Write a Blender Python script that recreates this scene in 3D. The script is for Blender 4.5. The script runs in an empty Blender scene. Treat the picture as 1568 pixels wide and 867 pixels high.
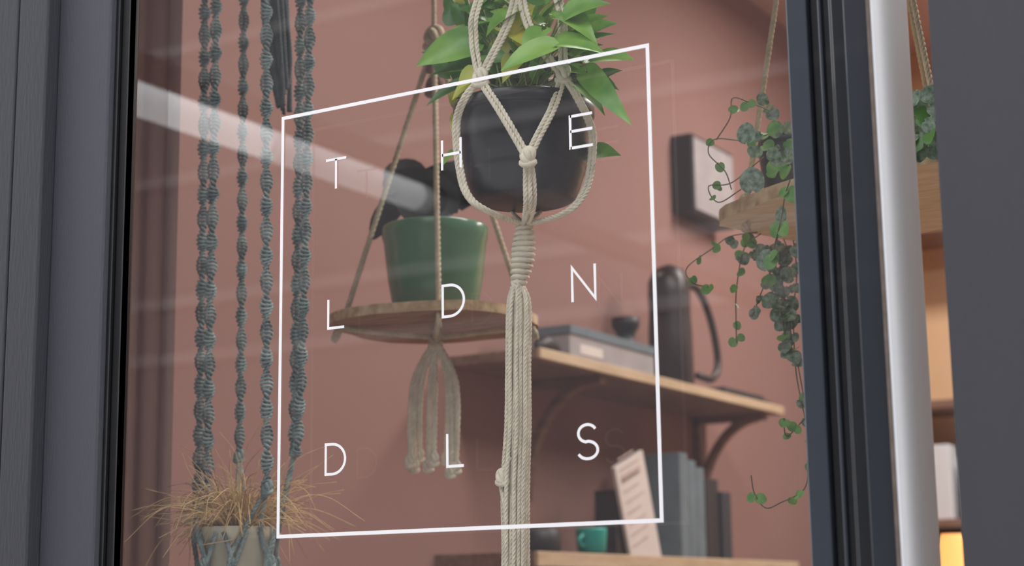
import bpy, math, random
import numpy as np
from mathutils import Vector, Matrix
random.seed(7)
rng = np.random.default_rng(7)
scene = bpy.context.scene
scene.view_settings.view_transform = 'Standard'
scene.view_settings.look = 'None'
scene.view_settings.gamma = 1.06

# ------------------------------------------------------------------ camera
F = 2583.0; CU = 784.0; CV = 433.4
CAM = Vector((0.0, -1.9, 1.5))
Zc = Vector((-190, 13433, -2583)).normalized()
Xc = Vector((4389, 560, 2583)); Xc = (Xc - Zc*Xc.dot(Zc)).normalized()
Yc = Zc.cross(Xc)
R = Matrix((Xc, Yc, Zc))            # camera -> world
cam_d = bpy.data.cameras.new('camera'); cam = bpy.data.objects.new('camera', cam_d)
scene.collection.objects.link(cam)
M = R.to_4x4(); M.translation = CAM; cam.matrix_world = M
cam_d.sensor_width = 36; cam_d.lens = 36*F/1568.0
cam_d.clip_start = 0.05; cam_d.clip_end = 200
cam_d.dof.use_dof = True; cam_d.dof.focus_distance = 2.42; cam_d.dof.aperture_fstop = 4.2
scene.camera = cam
FWD = -(R @ Vector((0, 0, 1))); RIGHT = R @ Vector((1, 0, 0)); UPV = R @ Vector((0, 1, 0))

def W(u, v, y):
    d = R @ Vector((u-CU, CV-v, -F)); return CAM + d*((y-CAM.y)/d.y)
def Wx(u, v, x):
    d = R @ Vector((u-CU, CV-v, -F)); return CAM + d*((x-CAM.x)/d.x)
def Wz(u, v, z):
    d = R @ Vector((u-CU, CV-v, -F)); return CAM + d*((z-CAM.z)/d.z)
def scl(p): return (Vector(p)-CAM).dot(FWD)/F      # metres per survey unit at p

# ------------------------------------------------------------------ materials
def lin(c):
    return tuple((x/255/12.92 if x/255 <= .04045 else ((x/255+.055)/1.055)**2.4) for x in c)
def mat(name, rgb, rough=.6, var=.15, scale=20, bump=0., metal=0., rgb2=None, stretch=(1,1,1), spec=.5, trans=0, emis=None, estr=0, bscale=None, coat=0):
    m = bpy.data.materials.new(name); m.use_nodes = True
    nt = m.node_tree; b = nt.nodes['Principled BSDF']
    tc = nt.nodes.new('ShaderNodeTexCoord'); mp = nt.nodes.new('ShaderNodeMapping')
    mp.inputs['Scale'].default_value = stretch
    nt.links.new(tc.outputs['Object'], mp.inputs[0])
    n = nt.nodes.new('ShaderNodeTexNoise'); n.inputs['Scale'].default_value = scale; n.inputs['Detail'].default_value = 5
    nt.links.new(mp.outputs[0], n.inputs[0])
    cr = nt.nodes.new('ShaderNodeValToRGB'); c = lin(rgb)
    if rgb2 is None:
        c1 = [x*(1-var) for x in c]; c2 = [min(1, x*(1+var)) for x in c]
    else: c1 = c; c2 = lin(rgb2)
    cr.color_ramp.elements[0].position = .33; cr.color_ramp.elements[1].position = .67
    cr.color_ramp.elements[0].color = (*c1, 1); cr.color_ramp.elements[1].color = (*c2, 1)
    nt.links.new(n.outputs[0], cr.inputs[0]); nt.links.new(cr.outputs[0], b.inputs['Base Color'])
    b.inputs['Roughness'].default_value = rough; b.inputs['Metallic'].default_value = metal
    b.inputs['Specular IOR Level'].default_value = spec
    if coat: b.inputs['Coat Weight'].default_value = coat
    if bump:
        bp = nt.nodes.new('ShaderNodeBump'); bp.inputs['Strength'].default_value = bump; bp.inputs['Distance'].default_value = .003
        if bscale:
            n2 = nt.nodes.new('ShaderNodeTexNoise'); n2.inputs['Scale'].default_value = bscale
            nt.links.new(mp.outputs[0], n2.inputs[0]); nt.links.new(n2.outputs[0], bp.inputs['Height'])
        else: nt.links.new(n.outputs[0], bp.inputs['Height'])
        nt.links.new(bp.outputs[0], b.inputs['Normal'])
    if emis:
        b.inputs['Emission Color'].default_value = (*lin(emis), 1); b.inputs['Emission Strength'].default_value = estr
    return m
def glass_mat(name, base=.065):
    m = bpy.data.materials.new(name); m.use_nodes = True; nt = m.node_tree; nt.nodes.clear()
    o = nt.nodes.new('ShaderNodeOutputMaterial'); mx = nt.nodes.new('ShaderNodeMixShader')
    t = nt.nodes.new('ShaderNodeBsdfTransparent'); g = nt.nodes.new('ShaderNodeBsdfGlossy')
    g.inputs['Roughness'].default_value = .0; t.inputs[0].default_value = (.975, .975, .975, 1)
    lw = nt.nodes.new('ShaderNodeLayerWeight'); lw.inputs['Blend'].default_value = .5
    p = nt.nodes.new('ShaderNodeMath'); p.operation = 'POWER'; p.inputs[1].default_value = 5
    k = nt.nodes.new('ShaderNodeMath'); k.operation = 'MULTIPLY_ADD'; k.inputs[1].default_value = .9; k.inputs[2].default_value = base
    nt.links.new(lw.outputs['Facing'], p.inputs[0]); nt.links.new(p.outputs[0], k.inputs[0])
    nt.links.new(k.outputs[0], mx.inputs[0]); nt.links.new(t.outputs[0], mx.inputs[1]); nt.links.new(g.outputs[0], mx.inputs[2])
    nt.links.new(mx.outputs[0], o.inputs[0]); return m

m_wall = mat('pink_plaster', (150,112,104), .9, .03, 1.5, .05, bscale=120)
m_wallb = mat('peach_plaster', (230,190,148), .85, .05, 3)
m_ceil = mat('ceiling_paint', (206,172,164), .9, .04, 4)
m_floor = mat('floor_boards', (150,118,92), .5, .2, 6, stretch=(1,8,1))
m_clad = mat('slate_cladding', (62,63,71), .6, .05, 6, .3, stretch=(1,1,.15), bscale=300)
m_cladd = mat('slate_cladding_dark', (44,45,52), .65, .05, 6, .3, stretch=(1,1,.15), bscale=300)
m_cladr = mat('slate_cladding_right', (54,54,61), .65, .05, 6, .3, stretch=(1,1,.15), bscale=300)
m_frame = mat('black_frame', (20,21,24), .4, .1, 30)
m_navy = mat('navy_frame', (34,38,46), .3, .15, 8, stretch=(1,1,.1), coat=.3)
m_navy2 = mat('navy_frame_dark_reflection', (20,23,28), .25, .2, 10, stretch=(1,1,.1), coat=.5)  # darker copy of the navy: mullion reflection bands put into its colour
m_navy3 = mat('navy_frame_light_reflection', (46,51,60), .3, .15, 8, stretch=(1,1,.1), coat=.3)  # lighter copy of the navy, painted for the bright reflection bands
m_white = mat('white_jamb', (226,228,232), .55, .01, 10, spec=.2)
m_bead = mat('glazing_bead', (215,214,214), .4, .05, 20)
m_seal = mat('brown_seal', (96,84,76), .7, .2, 60)
m_vinyl = mat('white_vinyl', (246,244,247), .5, .005, 10)
m_cream = mat('cream_cotton_rope', (238,231,210), .9, .1, 60, .3, bscale=600)
m_tan = mat('tan_rope', (206,190,162), .9, .12, 60, .3, bscale=600)
m_teal = mat('teal_cotton_rope', (86,106,110), .9, .2, 40, .4, bscale=500, rgb2=(160,178,176))
m_teald = mat('dark_teal_cord', (86,98,102), .9, .2, 40)
m_black = mat('black_plastic', (34,36,41), .3, .15, 12, .05, bscale=80)
m_green = mat('green_glaze', (98,146,114), .2, .08, 6)
m_soil = mat('soil', (48,38,30), .95, .4, 60, .5)
m_leaf = mat('pothos_leaf', (84,146,58), .35, .3, 14, .1, rgb2=(144,194,86))
m_leaf2 = mat('pothos_leaf_dark', (60,114,52), .38, .3, 14, rgb2=(98,156,66))
m_leafy = mat('pothos_leaf_yellow', (226,210,92), .42, .2, 14, rgb2=(172,192,70))
m_stem = mat('stem_green', (130,152,80), .6, .2, 20)
m_darkleaf = mat('dark_leaf', (42,47,48), .6, .2, 8)
m_heart = mat('string_leaf', (70,104,76), .5, .3, 120, rgb2=(166,186,166))
m_heartg = mat('string_leaf_green', (94,156,78), .5, .3, 60, rgb2=(140,190,104))
m_vine = mat('vine_stem', (112,104,80), .7, .2, 30)
m_straw = mat('straw', (220,188,136), .8, .25, 30)
m_strawp = mat('straw_pink', (176,132,108), .8, .25, 30)
m_beige = mat('beige_ceramic', (205,201,180), .6, .1, 14)
def wood(name, a, b, sc=5, st=(1,9,9), bump=.15):
    return mat(name, a, .6, .2, sc, bump, rgb2=b, stretch=st)
m_pine = wood('pine_edge', (192,166,134), (214,190,158), 6, (9,1,9))
m_pinex = wood('pine_board', (112,86,72), (140,110,92), 6, (9,1,9))
m_slab = wood('slab_wood', (232,202,158), (254,232,194), 5, (3,14,9))
m_disc = wood('disc_wood', (134,96,72), (176,136,104), 6, (2,12,9))
m_bark = mat('bark', (180,144,106), .9, .3, 40, .5, rgb2=(232,204,162))
m_brace = wood('brace_wood', (120,90,76), (146,112,94))
m_dark = mat('dark_plastic', (32,30,34), .5, .1, 10)
m_kettle = mat('dark_enamel', (48,40,42), .4, .1, 10)
m_grey = mat('grey_card', (166,160,162), .7, .1, 12)
m_paper = mat('menu_paper', (226,216,211), .7, .03, 12)
m_ink = mat('printed_ink', (196,176,170), .7, .1, 12)
m_bookt = mat('teal_book', (104,120,130), .6, .1, 12)
m_cup = mat('teal_cup', (28,166,156), .4, .1, 12)
m_curt = mat('rose_curtain', (204,160,148), .9, .02, 8)
m_shade = mat('lamp_shade', (240,180,110), .8, .05, 10, emis=(255,160,80), estr=1.3)
m_pave = mat('paving', (176,174,170), .9, .1, 8)
m_street = mat('street_render', (90,88,91), .9, .12, .6)
m_band = mat('street_render_light', (126,122,123), .9, .1, .6)
m_beamg = mat('grey_beam', (120,116,114), .7, .1, 10)
m_tube = mat('reflection_band_glow', (252,252,252), .5, .01, 10, emis=(250,250,252), estr=1.9)  # added glow for the band reflected in the glass
m_tube2 = mat('reflection_band_glow_dim', (252,252,252), .5, .01, 10, emis=(250,250,252), estr=.7)  # weaker added glow, lets the reflected band fade out
m_glass = glass_mat('window_glass', .10)
m_glass2 = glass_mat('window_glass_inner', .06)

# ------------------------------------------------------------------ mesh builder
def resample(pts, step, smooth=True):
    P = [Vector(p) for p in pts]
    if smooth and len(P) > 2:
        out = []
        Q = [P[0]*2-P[1]] + P + [P[-1]*2-P[-2]]
        for i in range(1, len(Q)-2):
            a, b, c, d = Q[i-1:i+3]
            n = max(2, int((c-b).length/step*1.5)+1)
            n = min(n, 60)
            for k in range(n):
                t = k/n
                out.append(.5*((2*b)+(c-a)*t+(2*a-5*b+4*c-d)*t*t+(3*b-a-3*c+d)*t**3))
        out.append(P[-1]); P = out
    A = np.array([tuple(p) for p in P]); d = np.linalg.norm(np.diff(A, axis=0), axis=1)
    s = np.concatenate([[0], np.cumsum(d)]); n = max(2, int(s[-1]/step)+1)
    t = np.linspace(0, s[-1], n)
    return np.stack([np.interp(t, s, A[:, k]) for k in range(3)], 1), t
def frames(A):
    T = np.gradient(A, axis=0); T /= (np.linalg.norm(T, axis=1)[:, None]+1e-12)
    ref = np.array([0, 0, 1.]) if abs(T[0][2]) < .9 else np.array([1., 0, 0])
    n = ref - T[0]*ref.dot(T[0]); n /= np.linalg.norm(n)
    N = np.zeros_like(A)
    for i in range(len(A)):
        n = n - T[i]*n.dot(T[i]); n /= (np.linalg.norm(n)+1e-12); N[i] = n
    return T, N, np.cross(T, N)

class B:
    def __init__(s): s.v = []; s.f = []; s.m = []; s.sm = []; s.mats = []; s.n = 0
    def mi(s, m):
        if m not in s.mats: s.mats.append(m)
        return s.mats.index(m)
    def add(s, V, Fc, m, smooth=True):
        k = s.mi(m); V = [tuple(map(float, p)) for p in V]
        s.v += V; s.f += [tuple(i+s.n for i in f) for f in Fc]
        s.m += [k]*len(Fc); s.sm += [smooth]*len(Fc); s.n += len(V)
    def box(s, a, b, m, rot=None, piv=None):
        x0, y0, z0 = a; x1, y1, z1 = b
        x0, x1 = sorted((x0, x1)); y0, y1 = sorted((y0, y1)); z0, z1 = sorted((z0, z1))
        V = [Vector(p) for p in [(x0,y0,z0),(x1,y0,z0),(x1,y1,z0),(x0,y1,z0),(x0,y0,z1),(x1,y0,z1),(x1,y1,z1),(x0,y1,z1)]]
        if rot is not None:
            pv = Vector(piv) if piv is not None else (V[0]+V[6])/2
            V = [rot @ (p-pv)+pv for p in V]
        s.add(V, [(0,3,2,1),(4,5,6,7),(0,1,5,4),(1,2,6,5),(2,3,7,6),(3,0,4,7)], m, False)
    def prism(s, poly, z0, z1, m, ms=None):
        n = len(poly)
        V = [(p[0], p[1], z0) for p in poly]+[(p[0], p[1], z1) for p in poly]
        s.add(V, [tuple(range(n))[::-1], tuple(range(n, 2*n))], m, False)
        s.add(V, [(i, (i+1) % n, n+(i+1) % n, n+i) for i in range(n)], ms or m, False)
    def lathe(s, prof, c, m, seg=48, axis=None):
        V = []; n = len(prof)
        for k in range(seg):
            a = 2*math.pi*k/seg
            for r, z in prof:
                p = Vector((r*math.cos(a), r*math.sin(a), z))
                if axis is not None: p = axis @ p
                V.append(Vector(c)+p)
        Fc = [(k*n+i, ((k+1) % seg)*n+i, ((k+1) % seg)*n+i+1, k*n+i+1) for k in range(seg) for i in range(n-1)]
        s.add(V, Fc, m)
    def sweep(s, A, r, m, sides=6, closed=False):
        T, N, Bn = frames(A); n = len(A)
        r = np.broadcast_to(np.asarray(r, float), (n,))
        an = np.arange(sides)*2*math.pi/sides
        V = (A[:, None, :]+r[:, None, None]*(np.cos(an)[None, :, None]*N[:, None, :]+np.sin(an)[None, :, None]*Bn[:, None, :])).reshape(-1, 3)
        Fc = [(i*sides+j, i*sides+(j+1) % sides, (i+1)*sides+(j+1) % sides, (i+1)*sides+j) for i in range(n-1) for j in range(sides)]
        if closed: Fc += [((n-1)*sides+j, (n-1)*sides+(j+1) % sides, (j+1) % sides, j) for j in range(sides)]
        else: Fc += [tuple(range(sides))[::-1], tuple((n-1)*sides+j for j in range(sides))]
        s.add(V, Fc, m)
    def tube(s, pts, r, m, sides=8, step=.01, smooth=True):
        A, t = resample(pts, step, smooth); s.sweep(A, r, m, sides)
    def rope(s, pts, r, m, plies=3, pitch=None, smooth=True, sides=6, ph=0):
        pitch = pitch or r*6
        A, t = resample(pts, pitch/9, smooth); T, N, Bn = frames(A)
        for k in range(plies):
            a = 2*math.pi*t/pitch+k*2*math.pi/plies+ph
            C = A+(r*.5)*(np.cos(a)[:, None]*N+np.sin(a)[:, None]*Bn)
            s.sweep(C, r*.56, m, sides)
    def sinnet(s, pts, w, m, gap=.0064, turn=27, ph=0):
        """spiral half-knot macrame sinnet: knots step round a straight core"""
        A, t = resample(pts, gap, True); T, N, Bn = frames(A)
        an = np.linspace(0, 2*math.pi, 13)[:-1]
        for i in range(len(A)):
            a0 = math.radians(turn*i)+ph
            e1 = N[i]*math.cos(a0)+Bn[i]*math.sin(a0); e2 = -N[i]*math.sin(a0)+Bn[i]*math.cos(a0)
            ww = w*(.95+.1*random.random())
            L = A[i]+(ww*np.cos(an))[:, None]*e1+(ww*.34*np.sin(an))[:, None]*e2+(ww*.34*np.sin(an))[:, None]*T[i]
            s.sweep(L, .0022, m, 6, closed=True)
        s.rope(pts, w*.34, m)
    def leaf(s, base, tip, nrm, wd, m, bend=.15, fold=.25, heart=.12, rows=9, rnd=False, curl=0.):
        base = Vector(base); tip = Vector(tip); d = tip-base; L = d.length; d.normalize()
        nrm = Vector(nrm); nrm = (nrm-d*nrm.dot(d)).normalized(); sd = d.cross(nrm)
        prof = [(0,.22),(.04,.7),(.12,.96),(.24,1),(.4,.93),(.56,.75),(.72,.5),(.87,.23),(1,0.01)] if not rnd else [(0,.2),(.06,.6),(.18,.9),(.35,1),(.55,.97),(.72,.82),(.86,.58),(.96,.28),(1,.02)]
        V = []; cols = [-1,-.6,0,.6,1]
        for t, w in prof:
            for c in cols:
                back = heart*L*(c*c)*(1-t)**3
                h = bend*L*(.25-(t-.5)**2)*1.0 - bend*.6*L*t*t + fold*abs(c)*w*wd*.5 + curl*c*w*wd*.3*t
                V.append(base+d*(L*t-back)+sd*(c*w*wd*.5)+nrm*h)
        n = 5; Fc = [(i*n+j, i*n+j+1, (i+1)*n+j+1, (i+1)*n+j) for i in range(len(prof)-1) for j in range(4)]
        s.add(V, Fc, m)
    def knot(s, c, r, m, rr=None, axis=None):
        """overhand style knot: a few interlocking rope loops"""
        rr = rr or r*.42
        for k in range(4):
            q = Matrix.Rotation(k*.9+.4, 3, 'Z') @ Matrix.Rotation(.6+.35*k, 3, 'X')
            an = np.linspace(0, 2*math.pi, 19)[:-1]
            L = np.array([tuple(Vector(c)+Vector((0, 0, (k-1.5)*r*.35))+q @ Vector((r*.8*math.cos(a), r*.8*math.sin(a), 0))) for a in an])
            s.sweep(L, rr, m, 7, closed=True)
    def obj(s, name, bevel=0, parent=None, solid=0):
        me = bpy.data.meshes.new(name); me.from_pydata(s.v, [], s.f); me.update()
        for m in s.mats: me.materials.append(m)
        me.polygons.foreach_set('material_index', s.m); me.polygons.foreach_set('use_smooth', s.sm)
        o = bpy.data.objects.new(name, me); scene.collection.objects.link(o)
        if bevel:
            md = o.modifiers.new('bevel', 'BEVEL'); md.width = bevel; md.segments = 2; md.limit_method = 'ANGLE'
        if parent: o.parent = parent
        return o
def empty(name):
    e = bpy.data.objects.new(name, None); scene.collection.objects.link(e); return e

# ------------------------------------------------------------------ room shell
XL, XR, YB, ZC = -2.6, 3.0, 5.5, 4.0
b = B(); b.box((XL-.15, .012, 0), (XL, YB+.15, ZC), m_wall); b.obj('wall_left')
b = B(); b.box((XR, .012, 0), (XR+.15, YB+.15, ZC), m_wall); b.obj('wall_right')
b = B(); b.box((XL, YB, 0), (XR, YB+.15, ZC), m_wallb); b.obj('wall_back')
b = B(); b.box((XL-.15, .0, ZC), (XR+.15, YB+.15, ZC+.15), m_ceil); b.obj('ceiling')
b = B(); b.box((XL-.15, .0, -.1), (XR+.15, YB+.15, 0), m_floor); b.obj('floor')
b = B(); b.box((XL, .12, 0), (XL+.02, YB, .14), m_white); b.obj('baseboard_left', .003)
b = B(); b.box((XL+.02, YB-.02, 0), (XR, YB, .14), m_white); b.obj('baseboard_back', .003)

x_a = W(57, 433, -.055).x          # step in the left cladding
x_lc = W(156, 433, -.03).x
x_fr = W(187, 433, -.01).x
x_gl = W(193, 433, 0).x
x_m0 = W(1222, 433, -.03).x
x_m1 = -.600
x_rc = W(1447, 433, -.06).x
ZH, ZS = 2.9, .45
b = B()
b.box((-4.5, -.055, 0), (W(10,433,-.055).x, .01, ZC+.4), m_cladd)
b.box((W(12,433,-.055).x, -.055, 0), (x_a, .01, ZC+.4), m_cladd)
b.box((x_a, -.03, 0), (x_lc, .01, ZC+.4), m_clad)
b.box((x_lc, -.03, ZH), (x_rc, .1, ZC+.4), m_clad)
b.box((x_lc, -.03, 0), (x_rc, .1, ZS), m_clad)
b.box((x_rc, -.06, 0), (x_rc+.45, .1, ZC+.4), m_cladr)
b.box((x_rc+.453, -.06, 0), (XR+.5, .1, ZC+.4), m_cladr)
b.obj('wall_front', .003)

w1 = empty('window_1')
b = B()
b.box((x_lc, -.018, ZS), (x_fr-.016, .01, ZH), m_frame)
b.box((x_fr-.014, -.012, ZS), (x_fr, .01, ZH), m_frame)
b.box((x_lc, -.02, ZS), (x_m0, .05, ZS+.07), m_frame)
b.box((x_lc, -.02, ZH-.07), (x_m0, .05, ZH), m_frame)
b.obj('frame', .002, w1)
b = B(); b.box((x_fr, -.010, ZS+.07), (x_gl, .004, ZH-.07), m_bead); b.obj('glazing_bead', .0008, w1)
b = B()
x1 = W(1248, 433, -.045).x; x2 = W(1300, 433, -.045).x; x3 = W(1312, 433, -.07).x
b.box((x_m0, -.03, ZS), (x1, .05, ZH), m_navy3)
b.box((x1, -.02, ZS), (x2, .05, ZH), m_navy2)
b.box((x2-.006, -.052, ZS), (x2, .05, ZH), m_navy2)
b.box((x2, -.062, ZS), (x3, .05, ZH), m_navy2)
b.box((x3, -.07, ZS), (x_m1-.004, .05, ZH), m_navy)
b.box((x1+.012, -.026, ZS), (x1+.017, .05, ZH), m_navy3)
b.obj('mullion', .002, w1)
b = B(); b.box((x_m1-.004, -.078, ZS), (x_m1, .03, ZH), m_seal); b.obj('seal', .0005, w1)
b = B(); b.box((x_m1, -.076, ZS), (x_m1+.003, .061, ZH), m_white); b.obj('jamb', .001, w1)
for nm, yy, mm in (('glass_outer', 0, m_glass), ('glass_inner', .036, m_glass2)):
    b = B(); b.add([(x_fr-.01, yy, ZS+.05), (x_m0+.01, yy, ZS+.05), (x_m0+.01, yy, ZH-.05), (x_fr-.01, yy, ZH-.05)], [(0,1,2,3)], mm, False); b.obj(nm, 0, w1)
w2 = empty('window_2')
b = B(); b.add([(x_m1+.003, .055, ZS), (x_rc, .055, ZS), (x_rc, .055, ZH), (x_m1+.003, .055, ZH)], [(0,1,2,3)], m_glass2, False); b.obj('glass', 0, w2)
b = B(); b.box((x_m1+.003, .045, ZS), (x_rc, .065, ZS+.05), m_frame); b.box((x_m1+.003, .045, ZH-.05), (x_rc, .065, ZH), m_frame); b.obj('frame', .002, w2)

# ------------------------------------------------------------------ vinyl lettering on the glass
b = B(); YS = -.0015
def stroke(pts, w, closed=False):
    P = [Vector((p[0], p[1])) for p in pts]; n = len(P)
    L = []; Rr = []
    for i in range(n):
        if closed: a, c = P[i-1], P[(i+1) % n]
        else: a, c = P[max(i-1, 0)], P[min(i+1, n-1)]
        d1 = (P[i]-a).normalized() if (P[i]-a).length > 1e-9 else None
        d2 = (c-P[i]).normalized() if (c-P[i]).length > 1e-9 else None
        d1 = d1 or d2; d2 = d2 or d1
        n1 = Vector((-d1.y, d1.x)); n2 = Vector((-d2.y, d2.x)); nn = (n1+n2).normalized()
        k = w/2/max(.4, nn.dot(n1)); L.append(P[i]+nn*k); Rr.append(P[i]-nn*k)
    V = [(p.x, YS, p.y) for p in L]+[(p.x, YS, p.y) for p in Rr]
    Fc = [(i, i+1, n+i+1, n+i) for i in range(n-1)]
    if closed: Fc.append((n-1, 0, n, 2*n-1))
    b.add(V, Fc, m_vinyl, False)
tl, tr, br, bl = W(434,182,0), W(991,70,0), W(1015,798,0), W(427,821,0)
x0 = (tl.x+bl.x)/2; x1s = (tr.x+br.x)/2; z1s = (tl.z+tr.z)/2; z0s = (bl.z+br.z)/2
stroke([(x0, z0s), (x1s, z0s), (x1s, z1s), (x0, z1s)], .0052, True)
def arc(cx, cz, rx, rz, a0, a1, n=22):
    return [(cx+rx*math.cos(math.radians(a0+(a1-a0)*i/n)), cz+rz*math.sin(math.radians(a0+(a1-a0)*i/n))) for i in range(n+1)]
def letter(ch, u0, v0, u1, v1):
    uc = (u0+u1)/2; vc = (v0+v1)/2
    xa = W(u0, vc, 0).x; xb = W(u1, vc, 0).x; za = W(uc, v1-1, 0).z; zb = W(uc, v0+1, 0).z
    w = .0038; h = w/2; X = lambda t: xa+(xb-xa)*t; Z = lambda t: za+(zb-za)*t
    wd = xb-xa; ht = zb-za
    if ch == 'T': stroke([(xa, zb-h), (xb, zb-h)], w); stroke([(X(.5), zb-h), (X(.5), za)], w)
    if ch == 'H':
        stroke([(xa+h, za), (xa+h, zb)], w); stroke([(xb-h, za), (xb-h, zb)], w); stroke([(xa+h, Z(.5)), (xb-h, Z(.5))], w)
    if ch == 'E':
        stroke([(xa+h, za), (xa+h, zb)], w)
        for t in (zb-h, Z(.52), za+h): stroke([(xa+h, t), (xb, t)], w)
    if ch == 'L': stroke([(xa+h, zb), (xa+h, za+h), (xb, za+h)], w)
    if ch == 'N': stroke([(xa+h, za), (xa+h, zb-h), (xb-h, za+h), (xb-h, zb)], w)
    if ch == 'D':
        k = wd*.35
        stroke([(xa+h, za+h), (xa+k, za+h)]+arc(xa+k, Z(.5), wd-k-h, ht/2-h, -90, 90)+[(xa+h, zb-h)], w, True)
    if ch == 'S':
        rx = wd*.44; q = ht*.25-h*.4
        stroke(arc(X(.5), zb-h-q, rx*.9, q, 28, 270, 26)[:-1]+arc(X(.5), za+h+q, rx, q, 90, -155, 26), w)
for ch, *bx in [('T',500,241,531,290),('H',676,212,708,260),('E',872,173,908,228),('L',502,457,528,505),('D',677,433,713,487),('N',875,405,914,462),('D',498,677,531,729),('L',684,663,711,717),('S',883,647,918,706)]:
    letter(ch, *bx)
b.obj('window_lettering_decal')

# ------------------------------------------------------------------ hanging rail
YR = .30; ZR = 2.74
b = B(); b.tube([(-2.25, YR, ZR), (-.75, YR, ZR)], .011, m_dark, 12, .2, False)
for x in (-1.75, -1.25, -.8):
    b.tube([(x, YR, ZR), (x, YR, ZR+.06), (x, .101, ZR+.2)], .008, m_dark, 8, .03)
    b.box((x-.03, .101, ZR+.17), (x+.03, .11, ZR+.27), m_dark)
b.obj('hanging_rail')

# ------------------------------------------------------------------ main hanging pothos
YP = .28
C = W(803, 240, YP); S = scl(C)
Cx, Cy = C.x, C.y
zt = W(803, 163, YP).z; zb_ = W(803, 311, YP).z; H = zt-zb_
RR = 109*S
hang = empty('hanging_pothos_planter')
b = B()
prof = [(0, 0), (RR*.60, 0), (RR*.66, .002), (RR*.71, .006), (RR*.77, .02), (RR*.83, H*.26), (RR*.855, H*.30), (RR*.85, H*.325), (RR*.865, H*.34),
        (RR*.94, H*.74), (RR*.95, H*.85), (RR*.955, H*.86), (RR*.99, H*.87), (RR*1.0, H*.885), (RR*1.0, H*.985), (RR*.985, H), (RR*.93, H), (RR*.915, H*.96), (RR*.9, H*.8), (0, H*.8)]
b.lathe(prof, (Cx, Cy, zb_), m_black, 72)
b.obj('pot', 0, hang)
b = B(); b.lathe([(0, H*.90), (RR*.5, H*.91), (RR*.9, H*.88)], (Cx, Cy, zb_), m_soil, 32); b.obj('soil', 0, hang)
hf = Vector((FWD.x, FWD.y, 0)).normalized(); hr = Vector((RIGHT.x, RIGHT.y, 0)).normalized()
def around(u, v, Rad, back=False):
    """point on the cylinder of radius Rad round the pot axis, given its elevation reading"""
    l = (u-803)*S; l = max(-Rad*.999, min(Rad*.999, l)); f = math.sqrt(Rad*Rad-l*l)*(1 if back else -1)
    q = Vector((Cx, Cy, 0))+hr*l+hf*f
    p0 = Wz(u, v, CAM.z+1)
    dd = (p0-CAM); hd = math.hypot(dd.x, dd.y); dist = math.hypot(q.x-CAM.x, q.y-CAM.y)
    q.z = CAM.z+dd.z/hd*dist; return q
RO = RR+.005
b = B(); rr = .0037
def pair(pts, off=.0038, mm=m_cream):
    for k in (-1, 1):
        b.rope([Vector(p)+hr*off*k for p in pts], rr, mm, ph=k)
KL = around(738, 122, RR*.98); KR = around(862, 116, RR*.92); KC = around(807, 243, RO+.006)
railp = Vector((W(800,-150,YR).x, YR, ZR))
apex = Vector((railp.x, YR, ZR-.10))
b.knot(apex, .016, m_cream); b.rope([apex, apex+Vector((0,0,.085))], .006, m_cream)
an = np.linspace(0, 2*math.pi, 25)[:-1]
b.sweep(np.array([(railp.x, YR+.016*math.cos(t), ZR+.016*math.sin(t)) for t in an]), .004, m_cream, 6, True)
pair([apex, around(792, 0, RR*.5), KL])
pair([apex, around(737, 0, RR*.95), around(729, 60, RR*1.0), KL])
pair([apex, around(803, 0, RR*.5), around(832, 75, RR*.8), KR])
pair([apex, around(857, 0, RR*.9), around(862, 60, RR*.95), KR])
BK = around(835, 150, RR*.98, True); BL = around(770, 150, RR*.98, True)
b.rope([apex, BK], rr, m_cream); b.rope([apex, BL], rr, m_cream)
b.knot(KL, .0115, m_cream, .0046); b.knot(KR, .0115, m_cream, .0046); b.knot(KC, .0115, m_cream, .005)
pair([KL, around(765, 165, RO), around(790, 210, RO+.002), KC])
pair([KR, around(845, 165, RO), around(822, 210, RO+.002), KC])
G = Vector((Cx, Cy, W(803, 345, YP).z)) ; G.z = min(G.z, zb_-.012)
pair([KL, around(715, 150, RO+.004), around(701, 190, RO+.001), around(705, 255, RO-.004), around(718, 300, RO*.92), around(748, 324, RO*.72), G], .003)
pair([KR, around(880, 145, RO+.004), around(904, 200, RO+.001), around(901, 262, RO-.004), around(886, 303, RO*.92), around(858, 328, RO*.72), G], .003)
pair([KC, around(811, 270, RO-.004), around(812, 305, RO*.86), around(808, 330, RO*.6), G+Vector((0,0,.002))], .004)
pair([KC+Vector((0,0,-.004)), around(806, 275, RO-.003), around(806, 315, RO*.86), G], .0034)
b.rope([BK, around(870, 250, RO, True), around(830, 320, RO*.6, True), G], rr, m_cream)
b.rope([BL, around(740, 250, RO, True), around(780, 320, RO*.6, True), G], rr, m_cream)
g0 = G+Vector((0,0,.006)); g1 = W(793, 440, YP)
ax = resample([g0, (g0+g1)/2+hr*.002, g1], .0012, True)[0]; n = len(ax)
tt = np.linspace(0, 1, n); a = tt*2*math.pi*12
prr = .0085+.0078*np.sin(np.pi*np.clip(tt*1.05, 0, 1))**.8
T, N, Bn = frames(ax)
b.sweep(ax+prr[:, None]*(np.cos(a)[:, None]*N+np.sin(a)[:, None]*Bn), .0036, m_cream, 6)
b.sweep(ax, prr*.9, m_cream, 10)
b.knot(g1+Vector((0,0,.004)), .010, m_cream, .0045)
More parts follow.
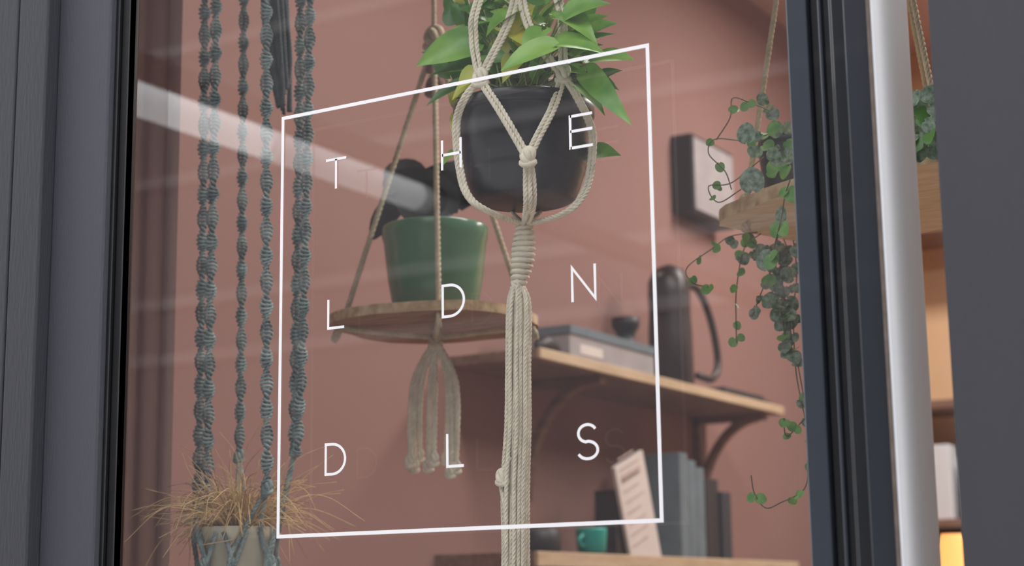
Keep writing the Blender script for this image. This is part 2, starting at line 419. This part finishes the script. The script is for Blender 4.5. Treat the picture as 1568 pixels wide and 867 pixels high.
for i in range(22):
    aa = i*2.4; r0 = .0175*math.sqrt((i+.5)/22)
    o = hr*(math.cos(aa)*r0)+hf*(math.sin(aa)*r0)
    pts = [g1+o*.55]
    for vv in (470, 560, 650, 740, 830, 900):
        drift = (-3 if vv > 700 else 0)
        k = 1.0+.15*(vv-470)/430
        pts.append(W(793+drift-(vv-440)*.004, vv, YP)+o*k+hr*random.uniform(-.0016, .0016)+hf*random.uniform(-.0016, .0016))
    pts.append(W(793, 900+random.uniform(10, 90), YP)+o*1.25)
    b.rope(pts, .0034, m_cream, ph=i)
b.knot(W(769, 733, YP-.015), .0095, m_cream, .004)
b.rope([W(780, 700, YP-.016), W(769, 728, YP-.016), W(767, 745, YP-.015), W(774, 790, YP-.016), W(770, 880, YP-.016)], .0034, m_cream)
b.obj('rope_hanger', 0, hang)

# pothos foliage
b = B()
core = Vector((Cx, Cy, zb_+H*.9))
leaves = [  # base(u,v) tip(u,v) width, y-offset base, y-offset tip, mat
 (728,68,634,94,46,-.03,-.07,0),(742,100,652,112,34,-.02,-.05,1),(712,128,650,158,24,-.01,-.03,1),(846,74,764,102,38,-.10,-.13,0),
 (760,30,700,8,40,0,-.02,1),(790,20,742,48,36,-.04,-.09,0),(812,60,782,10,34,-.03,-.05,2),(775,45,820,72,34,-.02,-.09,2),(868,24,930,0,34,-.06,-.08,0),
 (862,18,912,58,30,-.05,-.09,0),(850,66,926,76,34,-.07,-.1,0),(862,88,902,40,30,0,-.03,1),(905,96,968,84,34,-.02,-.05,0),(900,112,963,186,28,-.03,-.08,0),
 (880,112,944,128,26,.0,-.03,1),(868,100,918,150,28,.02,0,1),(905,238,946,232,28,.04,.02,0),(712,165,686,138,30,.02,0,2),(708,175,690,200,22,.02,0,2),(702,235,676,252,28,.05,.03,0),
 (735,50,715,0,36,.02,0,0),(820,30,850,-8,36,-.02,-.04,0),(842,20,870,-12,30,-.03,-.05,0),(800,125,770,105,30,.02,0,1),(770,120,745,85,30,.02,0,1),
 (835,118,868,82,34,.0,-.03,1),(790,110,812,70,34,.02,0,1),(750,85,700,50,36,.03,0,0),(880,80,935,45,30,.05,.02,1),(690,115,662,80,34,.06,.05,1),
 (910,130,950,105,32,.06,.04,1),(830,48,800,85,32,-.06,-.1,0),(725,128,690,150,26,-.04,-.06,2),(870,60,895,20,32,.04,.0,0),(790,70,755,40,36,.02,-.02,0),
 (720,60,672,58,36,.0,-.03,0),(700,80,645,78,34,.03,.0,1),(895,60,940,30,30,.0,-.03,0),(890,50,925,20,30,.03,.01,0),(760,10,735,-20,36,0,0,0),(715,30,690,5,30,.03,.02,1),
 (880,125,925,165,24,-.02,-.05,0),(730,110,700,135,26,-.05,-.07,2),(890,20,905,-15,26,0,-.02,2),(790,90,770,120,26,-.03,-.07,2),(700,150,716,135,22,-.04,-.05,2)]
mm = [m_leaf, m_leaf2, m_leafy]
for (u0, v0, u1, v1, wd, o0, o1, k) in leaves:
    p0 = W(u0, v0, YP+o0); p1 = W(u1, v1, YP+o1)
    nr = Vector((random.uniform(-.3,.3)+.2, -.75, .55+random.uniform(-.3,.3)))
    b.leaf(p0, p1, nr, wd*S*1.35, mm[k], .18+random.uniform(-.06,.1), .3, .14, curl=random.uniform(-.6,.6))
    mid = (core+p0)/2+Vector((0,0,.02))
    st = core+Vector((random.uniform(-.04,.04), random.uniform(-.04,.04), 0))
    b.tube([st, mid, p0+(p0-p1)*.05], .0016, m_stem, 5, .01)
for i in range(95):
    u0 = random.uniform(700, 905); v0 = random.uniform(-5, 132); o = random.uniform(-.03, .11)
    p0 = W(u0, v0, YP+o); aa = random.uniform(-.6, 3.7); L = random.uniform(.035, .055)
    p1 = p0+hr*math.cos(aa)*L+Vector((0,0,math.sin(aa)*L*.8))+hf*random.uniform(-.04, .02)
    b.leaf(p0, p1, (random.uniform(-.4,.6), -.7, random.uniform(0,.9)), L*random.uniform(.65, .85), random.choice([m_leaf, m_leaf2, m_leaf, m_leafy if i % 3 == 0 else m_leaf]), .2, .3, .14)
    st = core+Vector((random.uniform(-.05,.05), random.uniform(-.05,.05), 0))
    b.tube([st, (st+p0)/2+Vector((0,0,.01)), p0], .0014, m_stem, 5, .012)
b.obj('pothos_foliage', 0, hang)

# ------------------------------------------------------------------ green pot on hanging board
YG = .80
disc = empty('hanging_plant_shelf')
DC = W(667, 502, YG); SG = scl(DC); zd0 = DC.z; zd1 = zd0+.019; DR = 154*SG
b = B(); poly = []
for i in range(72):
    a = 2*math.pi*i/72; aa = a-math.radians(8)
    q = (abs(math.cos(aa))**2.7+abs(math.sin(aa))**2.7)**(-1/2.7)
    r = DR*q*(1+.014*math.sin(3*a+1)+.010*math.sin(7*a)+.006*math.sin(15*a))*.97; poly.append((DC.x+r*math.cos(a), DC.y+r*math.sin(a)))
b.prism(poly, zd0, zd1, m_disc, m_bark); b.obj('wooden_board', .003, disc)
b = B()
ap = W(662, -70, YG); ap.x, ap.y = DC.x, DC.y; ap.z = 2.62
def rimp(ang, k=.9, z=None): return Vector((DC.x+DR*k*math.cos(ang), DC.y+DR*k*math.sin(ang), zd1 if z is None else z))
base_a = math.atan2(-hf.y, -hf.x)
angs = [base_a+.08, base_a-math.pi/2+.2, base_a+math.pi/2-.15, base_a+math.pi]
for a in angs:
    b.rope([ap, rimp(a), rimp(a, .9, zd0-.004), Vector((DC.x, DC.y, zd0-.02))], .0056, m_tan)
b.knot(ap, .02, m_tan); b.rope([ap, Vector((ap.x, ap.y, ZC))], .005, m_tan)
for dz in (.05, .10): b.knot(ap-Vector((0,0,dz)), .017, m_brace)
b.knot((DC.x, DC.y, zd0-.022), .013, m_tan)
for (u, v) in [(628,708),(634,716),(642,700),(656,715),(664,706),(690,724),(684,704),(698,718)]:
    e = W(u, v, YG+random.uniform(-.03,.03)); q = W((u+665)/2+(u-660)*.45, 590, YG)
    b.rope([(DC.x, DC.y, zd0-.02), q, e], .0058, m_cream); b.knot(e, .010, m_cream)
b.obj('rope_hanger', 0, disc)
gp = empty('green_potted_plant')
b = B(); GR = 82*SG; zgt = W(669, 349, YG).z; GH = zgt-zd1
b.lathe([(0, 0), (GR*.72, 0), (GR*.78, .008), (GR*.9, GH*.45), (GR*.97, GH*.82), (GR*1.0, GH*.87), (GR*1.01, GH*.98), (GR*.99, GH), (GR*.93, GH), (GR*.92, GH*.85), (0, GH*.85)], (DC.x, DC.y, zd1), m_green, 64)
b.obj('pot', 0, gp)
b = B(); gcore = Vector((DC.x, DC.y, zd1+GH*.85))
for (u0,v0,u1,v1,wd,o0,o1) in [(690,330,590,262,95,.05,.0),(650,330,715,250,110,.08,.1),(640,300,600,240,70,.1,.12),(620,300,566,362,48,.0,-.05),(700,320,700,238,80,.12,.15),(660,335,625,275,80,.0,-.02)]:
    p0 = W(u0, v0, YG+o0); p1 = W(u1, v1, YG+o1)
    b.leaf(p0, p1, (.3, -.8, .5), wd*SG, m_darkleaf, .2, .15, .05, rnd=True)
    b.tube([gcore, (gcore+p0)/2+Vector((0,0,.01)), p0], .003, m_darkleaf, 6, .01)
b.obj('foliage', 0, gp)

# ------------------------------------------------------------------ teal macrame hanger with dry grass pot
mac = empty('teal_macrame_hanger')
b = B()
YT = .30
GC = W(362, 830, YT); SP = scl(GC); PR = 58*SP; zp1 = W(362, 808, YT).z; zp0 = zp1-.115
def strand(pts, wpx, off=0, ph=0):
    P = [W(u, v, YT+off) for u, v in pts]
    topz = Vector((P[0].x, YR, ZR-.012))
    b.rope([topz, P[0]], .006, m_teal); b.sinnet(P, wpx*SP, m_teal, ph=ph)
strand([(314,-40),(312,250),(308,520),(303,770)], 9.0, .02)
strand([(332,-40),(327,250),(321,500),(317,775)], 9.0, -.02, 1)
strand([(374,-40),(371,300),(369,560),(366,700)], 8.0, .10, 2)
strand([(408,-40),(408,300),(408,520),(409,745)], 9.0, -.05, .5)
strand([(476,-40),(469,300),(463,520),(455,690)], 8.5, .03, 0)
strand([(461,-40),(457,300),(453,520),(450,690)], 8.5, .06, 2)
def pr(ang, z, k=1.0): return Vector((GC.x+PR*k*math.cos(ang), GC.y+PR*k*math.sin(ang), z))
ba = math.atan2(-hf.y, -hf.x)
tops = [W(310,772,YT), W(366,700,YT+.10), W(409,748,YT-.05), W(452,690,YT+.05)]
ta = [ba-1.2, ba+math.pi, ba+.55, ba+1.5]
for t, a in zip(tops, ta):
    for d in (-.55, .55):
        b.rope([t, pr(a+d*.35, zp1-.003, 1.12), pr(a+d, zp0+.055, 1.08), pr(a+d*.6, zp0+.01, 1.0), (GC.x, GC.y, zp0-.03)], .0042, m_teal)
    b.knot(t, .009, m_teal)
    b.knot(pr(a+.55, zp0+.055, 1.1), .008, m_teal)
for d in (-.9, -.15, .75):
    b.rope([pr(ba+d, zp1-.01, 1.08), pr(ba+d+.28, zp0+.05, 1.1)], .004, m_teal); b.rope([pr(ba+d+.56, zp1-.01, 1.08), pr(ba+d+.28, zp0+.05, 1.1)], .004, m_teal)
b.knot((GC.x, GC.y, zp0-.035), .018, m_teal)
for i in range(12):
    a = i*2.4; o = Vector((math.cos(a), math.sin(a), 0))*.012
    b.rope([Vector((GC.x, GC.y, zp0-.03))+o*.5, Vector((GC.x, GC.y, zp0-.2))+o*1.3, Vector((GC.x, GC.y, zp0-.42))+o*1.8], .0042, m_teal)
b.obj('macrame_cords', 0, mac)
b = B(); hh = zp1-zp0
b.lathe([(0,0),(PR*.72,0),(PR*.78,.004),(PR*.95,hh*.8),(PR,hh*.82),(PR,hh),(PR*.92,hh),(PR*.9,hh*.85),(0,hh*.85)], (GC.x, GC.y, zp0), m_beige, 48); b.obj('pot', 0, mac)
b = B(); gc = Vector((GC.x+.006, GC.y, zp1-.012))
for i in range(620):
    el = random.gauss(1.08, .36); az = random.uniform(0, 2*math.pi); L = random.uniform(.055, .155)
    if random.random() < .2: L *= 1.35
    d = Vector((math.cos(az)*math.cos(el), math.sin(az)*math.cos(el), math.sin(el)))
    st = gc+Vector((math.cos(az), math.sin(az), 0))*random.uniform(0, .035)
    sag = random.uniform(.0, .12)*L/.12; cv = Vector((random.gauss(0,.02), random.gauss(0,.02), 0))
    pts = [st, st+d*L*.4+cv*.5, st+d*L*.75+cv-Vector((0,0,sag*.35)), st+d*L+cv*2.0-Vector((0,0,sag))]
    A, _ = resample(pts, .012); b.sweep(A, np.linspace(.0012, .0005, len(A)), m_straw if random.random() < .8 else m_strawp, 4)
b.obj('dry_grass', 0, mac)
b = B(); YD = .42
tp = W(420, -30, YD); tp0 = Vector((tp.x, tp.y, ZC))
b.rope([tp0, tp+Vector((0,0,.06))], .006, m_teald); b.knot(tp+Vector((0,0,.05)), .02, m_teald)
for i in range(26):
    a = i*2.4; r = .028*math.sqrt(i/26); o = hr*math.cos(a)*r+hf*math.sin(a)*r
    b.rope([tp+Vector((0,0,.05))+o*.4, tp+o*.8, W(426, 80, YD)+o*.95+hr*random.gauss(0,.003), W(434, 135+random.uniform(-15,38), YD)+o*.5], .0036, m_teald)
b.obj('hanging_cord_tassel')

# ------------------------------------------------------------------ right hanging slab with trailing plants
YV = .62
slab = empty('hanging_slab_shelf')
zs = W(1215, 325, YV).z
pix = [(1103,346),(1106,336),(1150,318),(1216,294),(1320,270),(1420,252),(1480,245),(1500,300),(1445,350),(1340,364),(1232,370),(1165,360)]
poly = [Wz(u, v, zs) for u, v in pix]
P2 = resample(poly+[poly[0]], .03, True)[0][:-1]
P2 = [(p[0]+random.uniform(-.002,.002), p[1]+random.uniform(-.002,.002)) for p in P2]
ar = sum(P2[i][0]*P2[(i+1)%len(P2)][1]-P2[(i+1)%len(P2)][0]*P2[i][1] for i in range(len(P2)))
if ar < 0: P2 = P2[::-1]
TH = .022
b = B(); b.prism(P2, zs, zs+TH, m_slab, m_bark); b.obj('wooden_slab', .003, slab)
cen = Vector((sum(p[0] for p in P2)/len(P2), sum(p[1] for p in P2)/len(P2), zs))
b = B()
apx = Vector((cen.x, cen.y, 3.2))
rp = [Wz(1142, 338, zs), Wz(1450, 265, zs), Wz(1455, 335, zs), Wz(1225, 360, zs)]
for p in rp:
    b.rope([p-Vector((0,0,.004)), p+Vector((0,0,TH)), p.lerp(apx, .38), apx], .0048, m_tan, smooth=False)
    b.knot(p-Vector((0,0,.012)), .007, m_tan); b.knot(p+Vector((0,0,TH+.01)), .009, m_tan)
b.knot(apx, .02, m_tan); b.rope([apx, (apx.x, apx.y, ZC)], .005, m_tan)
b.obj('rope_hanger', 0, slab)

sh = empty('string_of_hearts_plant')
zt2 = zs+TH
PCN = Wz(1222, 325, zt2); SV = scl(PCN)
b = B(); pr2 = 58*SV; ph2 = .13
b.lathe([(0,0),(pr2*.75,0),(pr2*.8,.004),(pr2*.97,ph2*.8),(pr2,ph2*.82),(pr2,ph2),(pr2*.92,ph2),(pr2*.9,ph2*.85),(0,ph2*.85)], (PCN.x, PCN.y, zt2), m_black, 40); b.obj('pot', 0, sh)
b = B()
def roundleaf(p, s, m, dirn=None):
    d = dirn or Vector((random.uniform(-1,1), random.uniform(-.6,.3), random.uniform(-1,.3))).normalized()
    b.leaf(p, Vector(p)+d*s, (random.uniform(-.5,.5), -1, random.uniform(-.3,.6)), s*1.05, m, .1, .12, .12, rnd=True)
def vine(px, y0, y1, leafpx, every=24, m=m_heart, thick=.0011):
    n = len(px); pts = [W(u, v, y0+(y1-y0)*i/(n-1)) for i, (u, v) in enumerate(px)]
    A, t = resample(pts, .006); b.sweep(A, thick, m_vine, 5)
    nxt = random.uniform(.3, 1)*every*SV
    for i in range(len(A)):
        if t[i] > nxt:
            for k in (0, 1):
                if random.random() < .8: roundleaf(Vector(A[i])+Vector((random.uniform(-.003,.003),)*3), leafpx*SV*random.uniform(.7, 1.15), m)
            nxt += every*SV*random.uniform(.6, 1.4)
vine([(1180,170),(1150,158),(1122,150),(1118,180),(1097,214)], .55, .5, 12, 50, m_heartg)
vine([(1180,205),(1140,215),(1095,213),(1085,235),(1110,262),(1120,290)], .55, .48, 13, 50, m_heartg)
vine([(1170,240),(1120,280),(1085,285),(1100,310),(1135,290)], .55, .5, 11, 50, m_heartg)
vine([(1160,356),(1118,362),(1092,380),(1052,410),(1060,432),(1084,440)], .72, .62, 14, 42, m_heartg)
vine([(1165,358),(1140,380),(1128,440),(1127,490),(1128,525)], .74, .66, 13, 32, m_heartg)
vine([(1190,364),(1185,400),(1165,450),(1152,485)], .7, .66, 14, 32)
vine([(1190,366),(1195,400),(1200,450),(1210,500),(1212,545)], .72, .66, 20, 19)
vine([(1200,366),(1210,400),(1185,430),(1195,470),(1205,540)], .74, .66, 20, 22)
vine([(1215,368),(1220,420),(1215,480),(1218,560),(1226,610),(1233,640)], .72, .66, 18, 48)
vine([(1140,360),(1160,378),(1175,395),(1180,425)], .72, .66, 20, 20, m_heartg)
vine([(1210,275),(1202,300),(1196,335),(1180,400)], .42, .45, 20, 40, m_heartg)
vine([(1233,640),(1205,668),(1200,640)], .66, .62, 14, 26, m_heartg)
vine([(1222,560),(1236,640),(1238,700),(1232,748),(1195,770),(1172,778),(1155,755),(1150,728)], .66, .6, 14, 52, m_heartg)
for i in range(22):
    u = random.gauss(1180, 11); v = random.uniform(150, 262)
    roundleaf(W(u, v, random.uniform(.5, .6)), random.uniform(14, 24)*SV, random.choice([m_heart, m_heart, m_heartg]))
for i in range(16):
    u = random.uniform(1120, 1220); roundleaf(W(u, random.uniform(366, 392), random.uniform(.65,.74)), random.uniform(13, 21)*SV, m_heart)
for i in range(6): roundleaf(W(random.uniform(1185,1222), random.uniform(395,545), .66), random.uniform(18, 26)*SV, random.choice([m_heart, m_heartg]))
for u, v, s in [(1153,275,34),(1144,203,28),(1175,398,28),(1198,328,22)]:
    roundleaf(W(u, v+s/2, .46), s*SV, m_heart, Vector((0,-.1,1)))
b.obj('trailing_vines', 0, sh)
rp2 = empty('small_potted_plant')
PC2 = Wz(1415, 285, zt2); b = B()
b.lathe([(0,0),(.04,0),(.055,.07),(.057,.08),(.05,.08),(.048,.07),(0,.07)], (PC2.x+.02, PC2.y+.03, zt2), m_dark, 32); b.obj('pot', 0, rp2)
b = B()
for i in range(46):
    roundleaf(W(random.uniform(1375,1440), random.uniform(140,232), random.uniform(.34,.42)), random.uniform(16,26)*SV, random.choice([m_heart, m_heart, m_leaf2]))
for i in range(8):
    e = W(random.uniform(1385,1436), random.uniform(140,230), .4); b.tube([(PC2.x+.02, PC2.y+.03, zt2+.07), (e+Vector((PC2.x+.02, PC2.y+.03, zt2+.12)))/2, e], .0015, m_stem, 5, .01)
b.obj('foliage', 0, rp2)

# ------------------------------------------------------------------ wall shelves on left wall
XF = Wx(828, 537, -2.29)
zsh = Wx(828, 548, -2.29).z; y0s = XF.y; y1s = Wx(1200, 612, -2.29).y
def shelf(zb, ya, yb, brk, xf=-2.29, th=.03, lip=.012):
    e = empty('wall_shelf')
    b = B(); b.box((XL, ya, zb), (xf-lip, yb, zb+th), m_pinex); b.obj('board', .002, e)
    b = B(); b.box((xf-lip, ya, zb), (xf, yb, zb+th), m_pine); b.obj('pine_edge', .002, e)
    for yy in brk:
        b = B()
        b.box((XL, yy, zb-.36), (XL+.025, yy+.035, zb), m_brace)
        b.box((XL, yy, zb-.025), (xf-.03, yy+.035, zb), m_brace)
        pts = [(XL+.012, yy+.017, zb-.35)]+[(XL+.02+.25*(1-math.cos(t)), yy+.017, zb-.34+.33*math.sin(t)) for t in np.linspace(.15, 1.5, 8)]
        A, _ = resample(pts, .03); b.sweep(A, .02, m_brace, 6)
        b.obj('shelf_bracket', .002)
shelf(zsh, y0s, y1s, (y0s+.4, y1s-.12))
zs2 = Wx(828, 868, -2.29).z
yl0 = Wx(820, 845, -2.29).y-.02; yl1 = Wx(1215, 855, -2.29).y
shelf(zs2, yl0, yl1, (yl0+.4, yl1-.3), -2.27, .04)

top1 = zsh+.03; top2 = zs2+.04
def ongo(u, x): return Wx(u, 500, x).y
b = B(); ya = ongo(872, -2.33); yb = ongo(1000, -2.33)
zt1 = max(Wx(935, 516, -2.33).z, top1+.05)
b.box((-2.53, ya, top1), (-2.33, yb, zt1), m_grey)
b.box((-2.535, ya-.003, zt1-.022), (-2.325, yb+.003, zt1+.004), m_bookt)
b.box((-2.331, ya+.06, top1+.02), (-2.328, ya+.2, top1+.05), m_paper)
b.obj('storage_box', .003)
zbx = zt1+.004
b = B(); yc = ongo(958, -2.42)
b.lathe([(0,0),(.05,0),(.045,.012),(.028,.03),(.03,.05),(.045,.075),(.046,.1),(.04,.1),(.038,.06),(0,.05)], (-2.42, yc, zbx), m_dark, 32); b.obj('black_cup', 0)
b = B(); yk = ongo(1026, -2.42)
hk = Wx(1022, 404, -2.42).z-top1
b.lathe([(0,0),(.07,0),(.076,.01),(.074,hk*.45),(.07,hk*.6),(.072,hk*.75),(.07,hk*.86),(.05,hk*.95),(.02,hk*.985),(.0,hk)], (-2.42, yk, top1), m_kettle, 40)
b.tube([(-2.42, yk-.05, top1+hk*.9), (-2.41, yk-.10, top1+hk*.87), (-2.40, yk-.13, top1+hk*.84)], .012, m_kettle, 8, .02)
b.tube([(-2.4, yk+.055, top1+hk*.84), (-2.38, yk+.14, top1+hk*.84), (-2.37, yk+.22, top1+hk*.62), (-2.37, yk+.27, top1+hk*.3), (-2.37, yk+.22, top1+hk*.14), (-2.39, yk+.14, top1+hk*.15)], .013, m_kettle, 8, .02)
b.obj('gooseneck_kettle', 0)
b = B(); ya = ongo(816, -2.36); yb = ongo(860, -2.36)
A, _ = resample([(-2.36, ya+.02, top1+.02), (-2.37, (ya+yb)/2, top1+.035), (-2.36, yb-.02, top1+.02)], .02)
b.sweep(A, np.interp(np.linspace(0,1,len(A)), [0,.2,.5,.8,1], [.008,.02,.028,.022,.01]), m_dark, 12); b.obj('rolled_cloth', 0)
b = B(); ya = ongo(1092, -2.36)
b.box((-2.5, ya, top1), (-2.33, ya+.42, top1+.02), m_dark); b.box((-2.49, ya+.03, top1+.02), (-2.34, ya+.38, top1+.035), m_cladd); b.obj('magazine_stack', .003)
b = B(); pa = Wx(1062, 262, XL+.09); pb = Wx(1124, 262, XL+.09)
zlo = Wx(1062, 322, XL+.09).z; zhi = Wx(1062, 204, XL+.09).z
b.box((XL, pa.y, zlo), (XL+.085, pb.y, zhi), m_dark)
b.box((XL+.085, pa.y+.012, zlo+.012), (XL+.09, pb.y-.012, zhi-.012), m_grey); b.obj('framed_canvas', .002)
def yy2(u, x=-2.36): return Wx(u, 800, x).y
b = B(); ym = yy2(990); zm = Wx(925, 680, -2.36).z
q = Matrix.Rotation(math.radians(19), 3, 'X')
pv = (-2.36, ym+.1, top2+.001)
hb = (zm-top2)/math.cos(math.radians(19))
b.box((-2.372, ym-.1, top2), (-2.36, ym+.1, top2+hb), m_paper, q, pv)
for i in range(9):
    zz = top2+.09+i*.034; b.box((-2.36, ym-.075, zz), (-2.3585, ym+.02+.04*random.random(), zz+.006), m_ink, q, pv)
b.box((-2.36, ym-.075, top2+hb-.06), (-2.3585, ym+.06, top2+hb-.035), m_ink, q, pv)
b.box((-2.45, ym-.17, top2), (-2.378, ym-.14, top2+.2), m_dark); b.box((-2.45, ym-.17, top2), (-2.378, ym+.02, top2+.012), m_dark)
b.obj('menu_board', .001)
b = B(); ya = yy2(1030); yb = yy2(1068); zz = Wx(1045, 700, -2.4).z
for k in range(3):
    b.box((-2.5, ya+k*(yb-ya)/3+.003, top2), (-2.33, ya+(k+1)*(yb-ya)/3, zz-.02*k), m_bookt); 
b.obj('book_row', .003)
b = B(); ya = yy2(1074); yb = yy2(1108); zz = Wx(1090, 738, -2.4).z
b.box((-2.5, ya, top2), (-2.34, ya+.1, zz), m_dark); b.box((-2.49, ya+.105, top2), (-2.33, yb, zz-.04), m_cladd); b.obj('binder_row', .003)
b = B(); yc = yy2(905)
hc = Wx(905, 809, -2.36).z-top2
b.lathe([(0,0),(.03,0),(.042,.012),(.046,hc*.9),(.046,hc),(.041,hc),(.04,.02),(0,.015)], (-2.36, yc, top2), m_cup, 32)
b.tube([(-2.36, yc-.044, top2+hc*.75), (-2.36, yc-.072, top2+hc*.6), (-2.36, yc-.07, top2+hc*.4), (-2.36, yc-.042, top2+hc*.3)], .006, m_cup, 8)
b.obj('teal_mug', 0)
b = B(); yc = yy2(852)
b.lathe([(0,0),(.06,0),(.066,.02),(.066,hc*.8),(.05,hc*.95),(.02,hc*1.0),(0,hc*1.05)], (-2.42, yc, top2), m_dark, 32); b.obj('black_jar', 0)

b = B(); V = []; Fc = []; nx = 60
for i in range(nx+1):
    x = -2.585+.40*i/nx; yy = .50+.006*math.sin(i*.62)+.004*math.sin(i*.31)
    for z in (.03, ZR+.0): V.append((x, yy, z))
Fc = [(2*i, 2*i+2, 2*i+3, 2*i+1) for i in range(nx)]
b.add(V, Fc, m_curt); b.tube([(XL, .50, ZR+.01), (-2.15, .50, ZR+.01)], .012, m_dark, 10, .1, False); b.obj('curtain')

bc = empty('bookcase'); bx = W(1440, 600, 5.0).x; bl_ = XL+.03
b = B()
for x in (bl_, bx+.55): b.box((x, 5.1, 0), (x+.04, YB-.022, 3.1), m_pine)
for z in (.1, .55, 1.0, 1.45, 1.8, 2.3, 3.06): b.box((bl_+.04, 5.1, z), (bx+.55, YB-.022, z+.035), m_brace)
b.obj('carcass', .003, bc)
b = B()
b.box((bl_+.06, 5.14, 1.835), (bx-.02, 5.42, 2.15), m_white); b.box((bx+.02, 5.14, 1.835), (bx+.5, 5.42, 2.1), m_white)
b.box((bx-.4, 5.14, 1.485), (bx+.3, 5.4, 1.7), m_bookt); b.obj('storage_boxes', .006, bc)
dk = empty('counter'); lx = W(1458, 830, 3.0).x
b = B(); b.box((lx-.4, 2.7, 1.06), (lx+1.2, 3.3, 1.1), m_pine); b.box((lx-.37, 2.73, 0), (lx+1.17, 3.27, 1.06), m_brace); b.obj('cabinet', .004, dk)
b = B(); lz = W(1458, 866, 3.0).z
b.lathe([(0,0),(.08,0),(.08,.012),(.012,.025),(.009,lz-1.1),(0,lz-1.1)], (lx, 3.0, 1.1), m_dark, 24)
b.lathe([(.10,-.09),(.03,.09)], (lx, 3.0, lz), m_shade, 40); b.obj('table_lamp', 0)

# ------------------------------------------------------------------ street side
b = B(); b.box((-20, -12, -.12), (20, -.14, -.0), m_pave); b.obj('ground')
b = B(); b.box((-20, -9.5, 0), (20, -9, 8.5), m_street)
for z in (3.6, 4.1, 5.2, 6.4): b.box((-20, -9.0, z), (20, -8.97, z+.1), m_band)
b.obj('building_facade')
# unseen tubes and beam, added to reflect as a bright band in the glass
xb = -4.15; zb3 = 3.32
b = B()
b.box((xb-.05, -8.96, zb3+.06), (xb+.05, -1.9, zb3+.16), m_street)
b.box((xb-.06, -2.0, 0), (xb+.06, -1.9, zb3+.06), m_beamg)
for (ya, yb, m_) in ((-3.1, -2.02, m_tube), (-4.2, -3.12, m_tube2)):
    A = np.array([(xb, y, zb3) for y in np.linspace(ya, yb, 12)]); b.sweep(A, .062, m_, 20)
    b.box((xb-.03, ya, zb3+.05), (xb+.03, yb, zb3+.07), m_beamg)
b.obj('reflection_band_emitter', .002)

# ------------------------------------------------------------------ lights
w = bpy.data.worlds.new('world'); scene.world = w; w.use_nodes = True
bg = w.node_tree.nodes['Background']; bg.inputs[0].default_value = (.96, .97, 1, 1); bg.inputs[1].default_value = 2.85
def area(name, loc, rot, sx, sy, e, col):
    l = bpy.data.lights.new(name, 'AREA'); l.shape = 'RECTANGLE'; l.size = sx; l.size_y = sy; l.energy = e; l.color = col
    o = bpy.data.objects.new(name, l); scene.collection.objects.link(o); o.location = loc; o.rotation_euler = rot; return o
area('interior_fill', (-.6, 1.5, 3.9), (0,0,0), 2.4, .4, 66, (1,.95,.90))  # unseen fill lamps added to light the interior
area('interior_fill', (-.6, 3.9, 3.9), (0,0,0), 2.4, .4, 100, (1,.93,.87))  # second added fill, brightens the rear of the room
